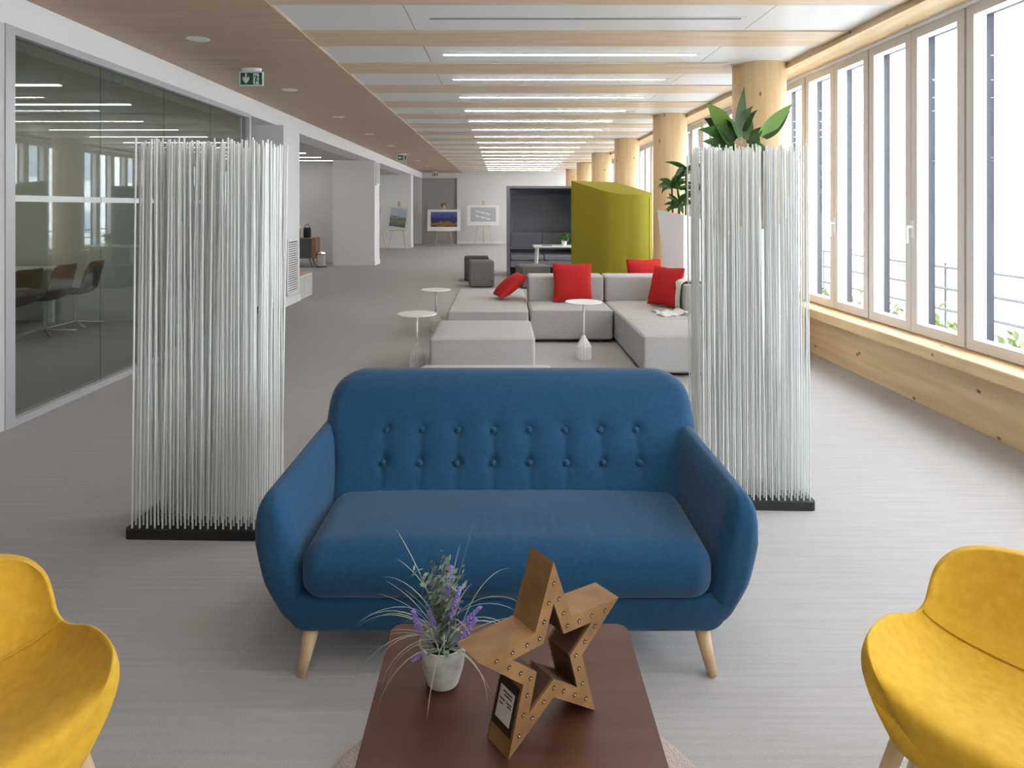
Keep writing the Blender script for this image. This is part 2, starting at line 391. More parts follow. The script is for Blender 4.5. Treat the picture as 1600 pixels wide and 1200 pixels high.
# ------------------------------------------------------------------ blue sofa
SX, SY = .012, 2.15
sofa = empty('blue_sofa', (SX, SY, 0), label='blue buttoned two-seat sofa with beech legs behind the coffee table', cat='sofa')
def lerp(tab, z):
    if z <= tab[0][0]: return tab[0][1]
    for (a, va), (b, vb) in zip(tab, tab[1:]):
        if z <= b: return va+(vb-va)*(z-a)/(b-a)
    return tab[-1][1]
outer = [(.13, .69), (.20, .735), (.30, .785), (.42, .812), (.50, .812), (.58, .795)]
inner = [(.13, .58), (.26, .65), (.42, .675), (.50, .70), (.58, .725)]
def arm_def(sg):
    def f(x, y, z):
        zz = .14+z; s = (x/.075+1)/2; yy = y+.37
        xo = lerp(inner, zz)+(lerp(outer, zz)-lerp(inner, zz))*s
        t_ = max(0, yy)/.72
        xo -= .055*t_*(.4+.6*(zz-.14)/.42)
        zz += .065*t_*((zz-.14)/.42)
        yy += .03*((.40-zz)/.25)**2 if yy < .2 else 0
        return (sg*xo, yy, zz)
    return f
for sg in (-1, 1):
    rbox('arm', (.15, .74, .44), .06, M_blue, sofa, inner=(3, 12, 10), k=4, deform=arm_def(sg))
    if sg < 0:
        o = sofa.children[-1]; o.data.flip_normals()
def base_def(x, y, z): return (x*(1+.10*(z/.13)), y+.385-.02*(z/.13)*(y < 0), z+.135)
rbox('seat_base', (1.36, .72, .13), .04, M_blue, sofa, inner=(8, 5, 2), deform=base_def)
def cush_def(x, y, z):
    u = x/.655; v = y/.26
    if z > .09: z += .018*(1-u**4)*(1-v*v)
    wr_ = 0
    if z > .1:
        for cx in (-.10, -.055, -.01, .05, .085, .13, .17, .28): wr_ += math.exp(-((x-cx-.02*(y+.1))/.009)**2)*math.exp(-((y+.13)/.06)**2)
    return (x, y+.255-.02*math.cos(z/.19*PI-PI/2), z+.245-.005*wr_)
rbox('seat_cushion', (1.31, .51, .185), .07, M_blue, sofa, inner=(90, 16, 4), k=5, deform=cush_def)
BX = [-.474+.1411*i for i in range(8)]
def wid(z): 
    w_ = .70+.045*min(1, max(0, (z-.50)/.12))
    if z > .69: w_ -= .10*(1-math.sqrt(max(0, 1-((z-.69)/.1225)**2)))
    return w_
def back_pt(x, y, z):
    zz = .36+z; xx = x/.735*wid(zz)+.018
    yy = y+.075
    if y < 0:
        dnt = 0
        for bx in BX:
            for bz in (.622, .520):
                r2 = ((xx-bx)**2+(zz-bz)**2); dnt += .016*math.exp(-r2/.00045)+.008*math.exp(-r2/.003)
            if zz < .64: dnt += .006*math.exp(-((xx-bx)/.010)**2)*min(1, (.64-zz)/.03)
        yy += dnt*min(1, -y/.05)
        yy -= .02*(1-(x/.735)**4)*math.sin(min(1, max(0, (zz-.38)/.42))*PI)
    return (xx, .405+yy+(zz-.42)*.75, zz)
rbox('backrest', (1.47, .15, .452), .065, M_blue, sofa, inner=(110, 3, 40), k=5, deform=back_pt)
for bx in BX:
    for bz in (.622, .520):
        y = .405+(bz-.42)*.75-.004
        MB().lathe([(.0, -.008), (.009, -.006), (.0125, 0), (.009, .005), (0, .007)], 14).build('button', M_blue, sofa, (bx, y, bz), (PI/2-.6, 0, 0), smooth=True)
for sx, sy in ((-1, 0), (1, 0), (-1, 1), (1, 1)):
    x, y = sx*.63, (.07 if sy == 0 else .62)
    MB().tube([(x, y, .15), (x+sx*.03, y+(-.03 if sy == 0 else .04), 0)], [.026, .015], 16).build('leg', M_legwood, sofa, smooth=True)

# ------------------------------------------------------------------ coffee table, star, plant
TZ = .42
tb = empty('coffee_table', (.017, 1.47, 0), label='dark mahogany square coffee table with rounded corners', cat='table')
def rpoly(hx, hy, r, n=6):
    return [(cx+r*math.cos(a0+PI/2*i/n), cy+r*math.sin(a0+PI/2*i/n)) for cx, cy, a0 in ((hx-r, hy-r, 0), (-hx+r, hy-r, PI/2), (-hx+r, -hy+r, PI), (hx-r, -hy+r, 1.5*PI)) for i in range(n+1)]
MB().prism([(x, y, TZ-.03) for x, y in rpoly(.303, .303, .03)], (0, 0, .03)).build('tabletop', M_table, tb)
MB().prism([(x, y, TZ-.09) for x, y in rpoly(.26, .26, .01)], (0, 0, .06)).build('apron', M_table, tb)
for sx in (-1, 1):
    for sy in (-1, 1): MB().tube([(sx*.23, sy*.23, TZ-.03), (sx*.25, sy*.25, .021)], [.025, .016], 12).build('leg', M_table, tb)
rug = MB().lathe([(.53, 0), (.545, .008), (.53, .018), (.3, .02)], 64).build('round_rug', M_rug, loc=(.03, 1.575, 0))
tag(autosmooth(rug), 'round beige shaggy rug under the coffee table', 'rug')
st = empty('wooden_star', (.104, 1.401, TZ), math.atan2(.134, .188), label='bronzed wooden open star ornament with small star cutouts', cat='ornament')
R = .196; cz = R*math.cos(PI/5); D = .075
def starp(s_, n=10): return [(R*s_*(1 if i % 2 == 0 else .42)*math.sin(PI*i/5), R*s_*(1 if i % 2 == 0 else .42)*math.cos(PI*i/5)+cz) for i in range(10)]
so, si = starp(1), starp(.56)
so = [(x, z) for x, z in so]
v = [(x, 0, z) for x, z in so]+[(x, 0, z) for x, z in si]
face = data('front_face', [(x, -.003, z) for x, z in so]+[(x, -.003, z) for x, z in si]+[(x, .003, z) for x, z in so]+[(x, .003, z) for x, z in si],
            [(i, (i+1)%10, 10+(i+1)%10, 10+i) for i in range(10)]+[(20+i, 30+i, 30+(i+1)%10, 20+(i+1)%10) for i in range(10)]+
            [(i, 20+i, 20+(i+1)%10, (i+1)%10) for i in range(10)]+[(10+i, 10+(i+1)%10, 30+(i+1)%10, 30+i) for i in range(10)], M_star)
obj('front_face', face, st, (0, .003, 0)); obj('back_face', face, st, (0, D-.003, 0))
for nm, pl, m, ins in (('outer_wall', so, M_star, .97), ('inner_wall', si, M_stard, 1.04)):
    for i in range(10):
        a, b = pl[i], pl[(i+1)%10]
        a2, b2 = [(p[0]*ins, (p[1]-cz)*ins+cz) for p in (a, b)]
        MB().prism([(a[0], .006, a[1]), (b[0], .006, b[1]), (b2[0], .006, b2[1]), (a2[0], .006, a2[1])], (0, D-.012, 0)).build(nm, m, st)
mid = starp(.77)
def mini(cx, cz_):
    p = [(cx+.0062*(1 if i % 2 == 0 else .4)*math.sin(PI*i/5), -.0006, cz_+.0062*(1 if i % 2 == 0 else .4)*math.cos(PI*i/5)) for i in range(10)]
    c = MB().prism(p, (0, .001, 0)).build('star_cutout', M_hole, st)
    MB().lathe([(0, -.0016), (.0014, 0), (0, .0016)], 8).build('bulb', M_bulb, c, (cx, -.001, cz_))
for i in range(5):
    tip = mid[2*i]
    mini(*tip)
    for nb in (mid[(2*i+1) % 10], mid[(2*i-1) % 10]):
        for tt in (.36, .70): mini(tip[0]+(nb[0]-tip[0])*tt, tip[1]+(nb[1]-tip[1])*tt)
    mini(*mid[2*i+1])
# label plate on the left face of the lower-left arm
a, b = Vector((so[7][0], 0, so[7][1])), Vector((so[6][0], 0, so[6][1]))
dv = (b-a).normalized(); nv = Vector((dv.z, 0, -dv.x)); 
if nv.x > 0: nv = -nv
def onarm(t0, t1, y0, y1, h_): 
    return [a+dv*t0+Vector((0, y0, 0))+nv*h_, a+dv*t1+Vector((0, y0, 0))+nv*h_, a+dv*t1+Vector((0, y1, 0))+nv*h_, a+dv*t0+Vector((0, y1, 0))+nv*h_]
ln = (b-a).length
pl_ = MB().prism(onarm(.012, ln-.035, .006, D-.006, .0002), nv*.002).build('label_plate', M_hole, st)
MB().prism(onarm(.028, ln-.05, .014, D-.014, .0023), nv*.0006).build('sticker', M_sticker, pl_)
for i, (t0, y0, y1) in enumerate(((.034, .02, .05), (.040, .02, .045), (.05, .018, .034), (.055, .018, .03), (.05, .04, .058), (.058, .044, .056))):
    if t0+.004 < ln-.05: MB().prism(onarm(t0, t0+.0025, y0, y1, .003), nv*.0003).build('print', M_ink, pl_)

pot = empty('potted_lavender', (-.137, 1.555, TZ), label='artificial lavender in a small whitewashed pot on the coffee table', cat='plant')
autosmooth(MB().lathe([(.028, 0), (.036, .004), (.047, .04), (.0535, .088), (.0545, .094), (.050, .094), (.048, .080)], 32).build('pot', M_concrete, pot))
MB().lathe([(.047, .076), (.02, .084)], 20).build('soil', M_soil, pot)
def blade(name, p0, az, el, ln_, wd_, droop, m, parent, n=8, fold=.0, twist=0, roll=0):
    p = Vector(p0); v = []; f = []
    side = Vector((-math.sin(az), math.cos(az), 0)); e = el
    for i in range(n+1):
        t_ = i/n; wv = wd_*(math.sin(PI*min(1, .12+.88*t_)**.8) if wd_ > .006 else (1-t_*.8))
        if i == n: wv = wd_*.03
        d = Vector((math.cos(az)*math.cos(e), math.sin(az)*math.cos(e), math.sin(e)))
        nrm = side.cross(d)
        sd = side*math.cos(roll+twist*t_)+nrm*math.sin(roll+twist*t_)
        v += [p-sd*wv+nrm*fold*wv, p, p+sd*wv+nrm*fold*wv]
        p = p+d*ln_/n; e -= droop/n
    for i in range(n):
        for j in range(2): q = i*3+j; f.append((q, q+1, q+4, q+3))
    return obj(name, data(name, v, f, m, True), parent)
for i in range(34):
    az = random.uniform(0, 2*PI); el = random.uniform(.5, 1.4)
    blade('grass_blade', (random.gauss(0, .012), random.gauss(0, .012), .08), az, el, random.uniform(.16, .27), .0022, random.uniform(.7, 2.6), M_blade, pot, 10)
for az, el, l_, dr_ in ((3.0, .95, .27, 2.1), (2.9, .75, .25, 1.7), (3.3, .6, .25, 2.6), (.1, .9, .22, 2.2), (-.1, 1.1, .24, 2.4), (2.6, 1.25, .27, .5), (.6, 1.3, .27, .1), (3.4, .3, .22, 2.4)):
    blade('grass_blade', (0, 0, .09), az, el, l_, .0026, dr_, M_blade, pot, 12)
pts = []; 
for i in range(70):
    az = random.uniform(0, 2*PI); sp = random.uniform(0, .38); l_ = random.uniform(.1, .2)
    for j in range(16):
        t_ = j/15*l_; pts.append((math.cos(az)*math.sin(sp)*t_+random.gauss(0, .004)+.005, math.sin(az)*math.sin(sp)*t_+random.gauss(0, .004), .085+math.cos(sp)*t_))
leaf_cloud('foliage', pts, .009, M_sage, pot)['kind'] = 'stuff'
for (dx, dz, lx, lz, ln_) in ((.008, .20, .012, .07, 1), (.02, .165, .02, .06, 1), (.05, .145, .035, .035, 1), (.045, .115, .03, .04, 1), (-.05, .135, -.015, .04, 1), (-.035, .085, -.03, -.02, 1), (-.02, .14, -.01, .03, 1)):
    mb = MB(); n = 11; yy = random.uniform(-.03, 0)
    MB_pts = [(dx*.3, yy*.3, .08), (dx, yy, dz)]
    mb.tube(MB_pts, .001, 5)
    for j in range(n):
        t_ = j/(n-1); r_ = .0065*(1-.55*t_)
        for k in range(4):
            a_ = k*PI/2+j*.8
            mb.lathe([(0, -.0035), (.0034, 0), (0, .0035)], 6, c=(dx+lx*t_+math.cos(a_)*r_, yy+math.sin(a_)*r_, dz+lz*t_))
    mb.build('flower_spike', M_lav, pot)
for i in range(9):
    az = i*.7+random.uniform(-.2, .2); blade('leaf', (math.cos(az)*.02, math.sin(az)*.02, .085), az, random.uniform(.2, .8), .05, .009, .8, M_sage, pot, 5, fold=.25)

# ------------------------------------------------------------------ yellow armchairs
def spl(tab, u):
    n = len(tab)-1; t_ = u*n; i = min(n-1, int(t_)); t_ -= i
    p0, p1, p2, p3 = [tab[max(0, min(n, i+k))] for k in (-1, 0, 1, 2)]
    return tuple(.5*((2*b)+(-a+c)*t_+(2*a-5*b+4*c-d)*t_*t_+(-a+3*b-3*c+d)*t_**3) for a, b, c, d in zip(p0, p1, p2, p3))
# (x, z, halfwidth, lift of edge, wrap forward)
CH = [(.235, .375, .25, .01, -.03), (.222, .42, .30, .06, -.015), (.16, .425, .33, .108, .005), (.03, .40, .337, .128, .0), (-.13, .39, .33, .09, .02), (-.215, .43, .318, .06, .06), (-.26, .495, .316, .02, .085), (-.29, .55, .314, -.01, .095), (-.312, .595, .308, -.035, .10), (-.325, .625, .298, -.052, .10)]
def shell_data():
    v = []; f = []; nu, nv = 45, 28
    for i in range(nu+1):
        x, z, hw, li, wr_ = spl(CH, i/nu)
        for j in range(nv+1):
            s_ = -1+2*j/nv; e = abs(s_)**2.6
            v.append((x+wr_*e, hw*(math.sin(s_*PI/2*.92)/math.sin(PI/2*.92)), z+li*e))
    N = (nu+1)*(nv+1)
    for q in range(N):                       # outer sheet: down under the seat, backwards behind the back
        t_ = max(0, min(1, (q//(nv+1)/nu-.35)/.35)); x, y, z = v[q]
        e = abs(y)/.33; v.append((x-.042*t_, y*(1+.05*e), z-.045*(1-t_)-.004))
    for i in range(nu):
        for j in range(nv):
            q = i*(nv+1)+j; f.append((q, q+1, q+nv+2, q+nv+1)); f.append((N+q, N+q+nv+1, N+q+nv+2, N+q+1))
    rim = [j for j in range(nv+1)]+[i*(nv+1)+nv for i in range(1, nu+1)]+[nu*(nv+1)+j for j in range(nv-1, -1, -1)]+[i*(nv+1) for i in range(nu-1, 0, -1)]
    for a_, b_ in zip(rim, rim[1:]+rim[:1]): f.append((b_, a_, N+a_, N+b_))
    return data('shell', v, f, M_yellow, True)
SHELL = shell_data()
def armchair(loc, rz, label):
    c = empty('yellow_armchair', (loc[0], loc[1], 0), rz, label=label, cat='chair')
    s = obj('shell', SHELL, c)
    md = s.modifiers.new('bev', 'SUBSURF'); md.levels = 1; md.render_levels = 1
    for sx in (-1, 1):
        for sy in (-1, 1):
            MB().tube([(sx*.10, sy*.25, .395 if sx > 0 else .37), (sx*.17, sy*.36, 0)], [.021, .012], 14).build('leg', M_legwood, c, smooth=True)
    MB().lathe([(.17, .335), (.17, .36)], 24, c=(-.02, 0, 0)).build('seat_support', M_black, c)
    x, z, hw, li, wr_ = spl(CH, .50); sp_ = []
    for j in range(1, 28):
        s_ = -1+2*j/28; e = abs(s_)**2.6; sp_.append((x+wr_*e+.003, hw*(math.sin(s_*PI/2*.92)/math.sin(PI/2*.92)), z+li*e+.003))
    MB().tube(sp_, .003, 6).build('seam', M_yellow, c)
    return c
armchair((-1.202, 1.366), math.radians(-40), 'yellow shell armchair on the side of the glass partition')
armchair((1.17, 1.412), math.radians(220), 'yellow shell armchair on the window side of the coffee table')

# ------------------------------------------------------------------ rod screens
ROD = MB().tube([(0, 0, 0), (0, 0, 1.78)], .0043, 6).build('x', M_rod); rod_me = ROD.data; bpy.data.objects.remove(ROD)
def screen(loc, rz, label, seed, lean):
    rnd = random.Random(seed)
    s = empty('rod_screen', (loc[0], loc[1], 0), rz, label=label, cat='room divider', group='white rod screens')
    b = MB().prism([(x, y, 0) for x, y in rpoly(.325, .165, .03)], (0, 0, .042)).build('base', M_base, s)
    for i in range(18):
        for j in range(10):
            o = obj('rod', rod_me, s, (-.297+i*.035, -.142+j*.0315, .03))
            o.rotation_euler = (rnd.gauss(0, .008), rnd.gauss(lean, .007), 0); o.scale = (1, 1, rnd.uniform(.985, 1.01))
    return s
screen((-1.39, 3.245, 0), math.radians(-1.5), 'screen of slender white rods on a black base beside the glass partition', 1, .006)
screen((1.272, 3.55, 0), math.radians(-2), 'screen of slender white rods on a black base before the leafy planters', 2, -.008).scale.x = .88

# ------------------------------------------------------------------ modular grey sofa
def module(name, x0, x1, y0, y1, z0, z1, label, cat, feet=True, r=.03):
    m = empty(name, ((x0+x1)/2, (y0+y1)/2, 0), label=label, cat=cat)
    w_, d_ = x1-x0, y1-y0
    def puff(x, y, z):
        if z > (z1-z0)*.8: z += .012*(1-(2*x/w_)**4)*(1-(2*y/d_)**4)
        return (x, y, z)
    rbox('body', (w_-.006, d_-.006, z1-z0), r, M_grey, m, (0, 0, z0), inner=(8, 8, 3), deform=puff)
    hx, hy = w_/2-.012, d_/2-.012
    pp = [(x, y, z1-.016) for x, y in rpoly(hx+.008, hy+.008, .03)]; MB().tube(pp+[pp[0]], .004, 5).build('piping', M_grey, m)
    if feet:
        for sx in (-1, 1):
            for sy in (-1, 1): MB().lathe([(.025, 0), (.025, z0+.01)], 12, c=(sx*(hx-.06), sy*(hy-.06), 0)).build('foot', M_black, m)
        MB().box((-hx+.05, -hy+.05, .008), (hx-.05, hy-.05, z0+.005)).build('plinth', M_black, m)
    return m
ZS = .365
module('sofa_module', -.62, .285, 7.5, 9.6, .03, ZS, 'long light grey backless sofa module with a red cushion lying on it', 'sofa')
m2 = module('sofa_module', .30, 1.23, 7.6, 8.66, .03, ZS, 'light grey sofa module with a low backrest and an upright red cushion', 'sofa')
m3 = module('sofa_module', 1.24, 2.25, 6.98, 8.66, .03, ZS, 'light grey corner sofa module with cream throw on its backrest', 'sofa')
module('sofa_module', 1.24, 1.92, 6.05, 6.97, .03, ZS, 'light grey end ottoman joined to the corner sofa module', 'ottoman')
def backrest(par, x0, x1, y0, y1, z0, z1):
    cx, cy = (x0+x1)/2-par.location.x, (y0+y1)/2-par.location.y
    rbox('backrest', (x1-x0-.006, y1-y0, z1-z0), .03, M_grey, par, (cx, cy, z0), inner=(6, 3, 4))
backrest(m2, .30, 1.23, 8.30, 8.66, ZS-.005, .675); backrest(m3, 1.24, 2.25, 8.30, 8.66, ZS-.005, .675); backrest(m3, 1.95, 2.25, 7.3, 8.295, ZS-.005, .675)
module('ottoman', -.645, .283, 5.93, 6.91, .03, ZS, 'square light grey ottoman between the small white side tables', 'ottoman')
module('ottoman', -.595, .35, 4.02, 4.96, .03, .365, 'light grey ottoman directly behind the blue sofa', 'ottoman')
mB = module('sofa_module', 1.25, 2.12, 8.70, 9.55, .03, ZS, 'grey sofa module back to back behind the corner sofa', 'sofa')
# throw
th = MB(); v = []; f = []; n, k = 22, 10
for i in range(n+1):
    for j in range(k+1):
        t_ = i/n; yy = 7.42+.45*j/k+.02*math.sin(i*.7)
        path = [(1.925, .40), (1.935, .55), (1.945, .68), (2.0, .695), (2.2, .695), (2.26, .68), (2.27, .45)]
        q = t_*(len(path)-1); a_ = min(len(path)-2, int(q)); u = q-a_
        x = path[a_][0]*(1-u)+path[a_+1][0]*u; z = path[a_][1]*(1-u)+path[a_+1][1]*u
        v.append((x-.012*abs(math.sin(j*1.3+i*.2)), yy, z+.008*math.sin(j*1.9)))
f = [(i*(k+1)+j, i*(k+1)+j+1, (i+1)*(k+1)+j+1, (i+1)*(k+1)+j) for i in range(n) for j in range(k)]
thr = obj('throw', data('throw', v, f, M_cream, True)); tag(thr, 'cream throw draped over the corner sofa backrest', 'blanket')
thr.modifiers.new('s', 'SOLIDIFY').thickness = .012
v = [(1.93-.30*i/10+.02*math.sin(j*1.5), 7.12+.32*j/8+.05*math.sin(i*.6), ZS+.022+.012*math.sin(i*1.4+j)+.02*(i < 2)) for i in range(11) for j in range(9)]
f = [(i*9+j, i*9+j+1, (i+1)*9+j+1, (i+1)*9+j) for i in range(10) for j in range(8)]
tt = obj('throw_end', data('throw_end', v, f, M_cream, True), thr); tt.modifiers.new('s', 'SOLIDIFY').thickness = .014
def pillow(loc, s_, rot, label):
    def dfm(x, y, z):
        zz = z-s_/2; u = 2*x/s_; v_ = 2*zz/s_
        th_ = (1-abs(u)**2.4)*(1-abs(v_)**2.4)
        pin = 1-.07*(1-abs(u))*abs(v_)**2; pin2 = 1-.07*(1-abs(v_))*abs(u)**2
        return (x*pin2, (y/.02)*(.008+.075*max(0, th_)**.55)*1.0, zz*pin+s_/2)
    o = rbox('red_cushion', (s_, .04, s_), .008, M_red, None, loc, rot, inner=(18, 2, 18), k=2, deform=dfm)
    return tag(o, label, 'cushion')
pillow((.83, 8.12, ZS+.012), .47, (math.radians(-14), 0, 0), 'red square cushion leaning upright on the grey sofa backrest')
pillow((1.80, 7.75, ZS+.02), .46, (math.radians(-16), 0, math.radians(-58)), 'red cushion in the corner beside the cream throw')
pillow((1.84, 8.86, ZS+.015), .46, (math.radians(-8), 0, math.radians(4)), 'red cushion showing over the corner sofa backrest from behind')
pillow((-.08, 8.42, ZS+.05), .42, (math.radians(-52), 0, math.radians(-78)), 'red cushion slumped on the backless grey sofa module')

def side_table(x, y, h_, label):
    t_ = empty('side_table', (x, y, 0), label=label, cat='side table')
    autosmooth(MB().lathe([(.18, h_-.012), (.185, h_-.006), (.18, h_)], 40).build('top', M_lacq, t_))
    MB().tube([(0, 0, .17), (0, 0, h_-.01)], .011, 12).build('stem', M_lacq, t_, smooth=True)
    prof = []
    b = MB(); n = 32; zs = [(0, .078), (.125, .078), (.20, .03), (.235, .013)]
    for z, r_ in zs:
        for k_ in range(n): rr = r_*(1 if k_ % 2 == 0 else .9); b.v.append((rr*math.cos(2*PI*k_/n), rr*math.sin(2*PI*k_/n), z))
    for i in range(3):
        for k_ in range(n): b.f.append((i*n+k_, i*n+(k_+1) % n, (i+1)*n+(k_+1) % n, (i+1)*n+k_))
    b.f += [tuple(range(n-1, -1, -1)), tuple(3*n+k_ for k_ in range(n))]
    b.build('fluted_base', M_lacq, t_)
side_table(-.81, 6.42, .51, 'low round white side table beside the square grey ottoman')
side_table(-.82, 8.35, .505, 'round white side table beside the long backless sofa module')
side_table(.803, 6.8, .57, 'taller round white side table in front of the upright red cushion')

# poufs
def pouf(x, y, s_, h_, m, rz, label):
    p = empty('pouf', (x, y, 0), rz, label=label, cat='pouf')
    def dfm(a_, b_, c_):
        if c_ > h_*.9: c_ -= .02*math.exp(-(a_*a_+b_*b_)/.012)
        return (a_, b_, c_)
    rbox('body', (s_, s_, h_-.01), .035, m, p, (0, 0, .01), inner=(8, 8, 4), deform=dfm)
    MB().box((-s_*.4, -s_*.4, 0), (s_*.4, s_*.4, .03)).build('base', M_black, p)
    MB().lathe([(0, -.004), (.012, 0), (0, .004)], 10, c=(0, 0, h_-.02)).build('button', m, p)
    box('fabric_tag', (s_*.36, -s_/2-.003, .10), (s_*.42, -s_/2+.002, .125), M_black, p)
pouf(-.42, 13.1, .47, .50, M_pouf2, .1, 'dark grey cube pouf standing in front of a blacker one')
pouf(-.55, 14.15, .50, .50, M_pouf, .05, 'near-black cube pouf behind another cube pouf')
pouf(.56, 13.0, .55, .42, M_pouf2, .25, 'grey cube pouf in front of the slate booth')

# booths
def booth(name, loc, rz, W, Dp, h0, h1, m, label, flare=0):
    b = empty(name, (loc[0], loc[1], 0), rz, label=label, cat='booth seat')
    def path(off, r):
        x, y = W/2-off, Dp-off; r = max(.02, r-off)
        p = [(-x, 0), (-x, y*.3), (-x, y*.6)]
        p += [(-x+r-r*math.cos(PI/2*i/8), y-r+r*math.sin(PI/2*i/8)) for i in range(9)]
        p += [(x-r+r*math.sin(PI/2*i/8), y-r+r*math.cos(PI/2*i/8)) for i in range(9)]
        return p+[(x, y*.6), (x, y*.3), (x, 0)]
    hz = lambda y: h0+(h1-h0)*max(0, y)/Dp
    A, B = path(0, .28), path(.07, .28); n = len(A); v = []
    for (p, q) in zip(A, B): v += [(*p, .02), (*p, hz(p[1])), (*q, .02), (*q, hz(q[1])-.0)]
    f = []
    for i in range(n-1):
        a_, c_ = i*4, i*4+4
        f += [(a_, c_, c_+1, a_+1), (a_+2, a_+3, c_+3, c_+2), (a_+1, c_+1, c_+3, a_+3), (a_, a_+2, c_+2, c_)]
    f += [(0, 1, 3, 2), (4*n-4, 4*n-2, 4*n-1, 4*n-3)]
    o = obj('shell_wall', data('shell_wall', v, f, m), b); autosmooth(o, 35)
    nn = n; rv = [(*p, hz(p[1])+.0) for p in A]+[(*p, hz(p[1])+.05) for p in A]
    o = obj('roof', data('roof', rv, [tuple(range(nn-1, -1, -1)), tuple(range(nn, 2*nn))]+[(k_, (k_+1) % nn, nn+(k_+1) % nn, nn+k_) for k_ in range(nn)], m), b)
    MB().tube([(-W*.28, Dp-.001, .03), (-W*.28, Dp+.002, hz(Dp))], .005, 5).build('seam', m, b)
    wi_ = W/2-.08
    box('seat_base', (-wi_, .12, .20), (wi_, Dp-.08, .34), m, b, bev=.01); box('plinth', (-wi_+.02, .2, 0), (wi_-.02, Dp-.1, .2), M_black, b)
    for sg in (-1, 1):
        rbox('seat_cushion', (wi_-.01, Dp-.22, .12), .035, m, b, (sg*wi_/2, .1+(Dp-.2)/2, .34), inner=(4, 4, 1))
        rbox('back_cushion', (wi_-.01, .14, .40), .02, m, b, (sg*wi_/2, Dp-.2, .54), inner=(4, 1, 4))
    box('back_panel', (-wi_, Dp-.12, .34), (wi_, Dp-.075, h1-.1), m, b)
    return b
booth('grey_booth', (.90, 14.85), 0, 1.64, 1.15, 1.93, 1.93, M_booth, 'slate grey high-walled booth sofa open to the room')
# yellow booth: opening edge corner A at px (893,284)
bw, bd, ang = 1.15, 1.0, math.radians(38)
fdir = Vector((-math.sin(ang), math.cos(ang)))     # opening direction (away, left)
ldir = Vector((math.cos(ang), math.sin(ang)))
Apt = Vector((1.20, 12.0)); cen = Apt+ldir*bw/2
# local +y is the back direction = -fdir ; local x = ?
rz = math.atan2(-fdir.y, -fdir.x)-PI/2
booth('lime_booth', (cen.x, cen.y), rz, bw, bd, 1.93, 1.68, M_lime, 'lime yellow high-walled booth turned with its back to the windows')
wt_ = empty('white_table', (1.12, 14.05, 0), label='white table with slanted legs standing between the two booths', cat='table')
box('top', (-.50, -.33, .70), (.50, .33, .73), M_lacq, wt_, bev=.008)
for sx in (-1, 1):
    for sy in (-1, 1): MB().tube([(sx*.42, sy*.26, .70), (sx*.46, sy*.30, 0)], [.028, .018], 12).build('leg', M_lacq, wt_)
    MB().tube([(sx*.425, -.26, .62), (sx*.425, .26, .62)], .012, 8).build('stretcher', M_lacq, wt_)
gp = empty('potted_grass', (1.25, 13.98, .73), label='small green grass plant in a white pot on the white table', cat='plant')
autosmooth(MB().lathe([(.045, 0), (.062, .11), (.055, .11), (.05, .09)], 20).build('pot', M_lacq, gp))
leaf_cloud('grass', [(random.gauss(0, .04), random.gauss(0, .04), .10+random.uniform(0, .13)) for _ in range(500)], .03, M_grass, gp)['kind'] = 'stuff'
box('papers', (.80, 13.85, .7305), (1.0, 14.0, .738), M_slate).name = 'notebook'; tag(bpy.data.objects['notebook'], 'dark notebook lying on the white table', 'notebook')

# planters
def planter(x, y, label, top, bot, hl, hr, rz, leaves, spread, scale, stems):
    p = empty('potted_plant', (x, y, 0), rz, label=label, cat='plant')
    n = 6
    def ring(r_, zf): return [(r_*math.cos(2*PI*k/n+.3), r_*.85*math.sin(2*PI*k/n+.3), zf(r_*math.cos(2*PI*k/n+.3))) for k in range(n)]
    slope = lambda xx: (hl+hr)/2+(hr-hl)/2*xx/top
    rings = [ring(bot, lambda q: 0), ring(bot*1.18, lambda q: .45), ring(top*.86, lambda q: slope(q)*.72), ring(top, slope), ring(top*.90, slope), ring(top*.86, lambda q: slope(q)-.10)]
    v = [q for R_ in rings for q in R_]; f = [(i*n+k, i*n+(k+1) % n, (i+1)*n+(k+1) % n, (i+1)*n+k) for i in range(len(rings)-1) for k in range(n)]
    f.append(tuple(range(n-1, -1, -1)))
    obj('planter', data('planter', v, f, M_planter), p)
    sz = min(hl, hr)-.09
    obj('soil', data('soil', ring(top*.865, lambda q: slope(q)-.095), [tuple(range(n))], M_soil), p)
    return p, sz
rnd = random.Random(4)
p, sz = planter(2.46, 9.3, 'dracaena in a tall angular white planter by the corner sofa', .40, .24, 1.48, 1.30, 0, 0, 0, 0, 0)
for i, (sx, sy, hh) in enumerate(((-.14, 0, .62), (-.08, -.12, .36), (.04, .05, .80), (.16, -.05, .55))):
    MB().tube([(sx, sy, sz-.05), (sx*1.15, sy, sz+hh)], .013, 6).build('stem', M_stem, p)
    for k in range(13):
        blade('leaf', (sx*1.15, sy, sz+hh-.06+.10*rnd.random()), k*2.4+i, rnd.uniform(-.1, 1.2), rnd.uniform(.2, .34), .036, rnd.uniform(.6, 1.6), M_leaf, p, 6, fold=.2, roll=rnd.choice((.9, -.9)))
p, sz = planter(2.24, 6.0, 'large-leaved plant in a tall angular white planter behind the rod screen', .36, .22, 1.26, 1.42, 0, 0, 0, 0, 0)
for sx, sy in ((-.06, 0), (.04, .05)): MB().tube([(sx, sy, sz-.1), (sx*1.2, sy, 2.0)], .017, 7).build('stem', M_stem, p)
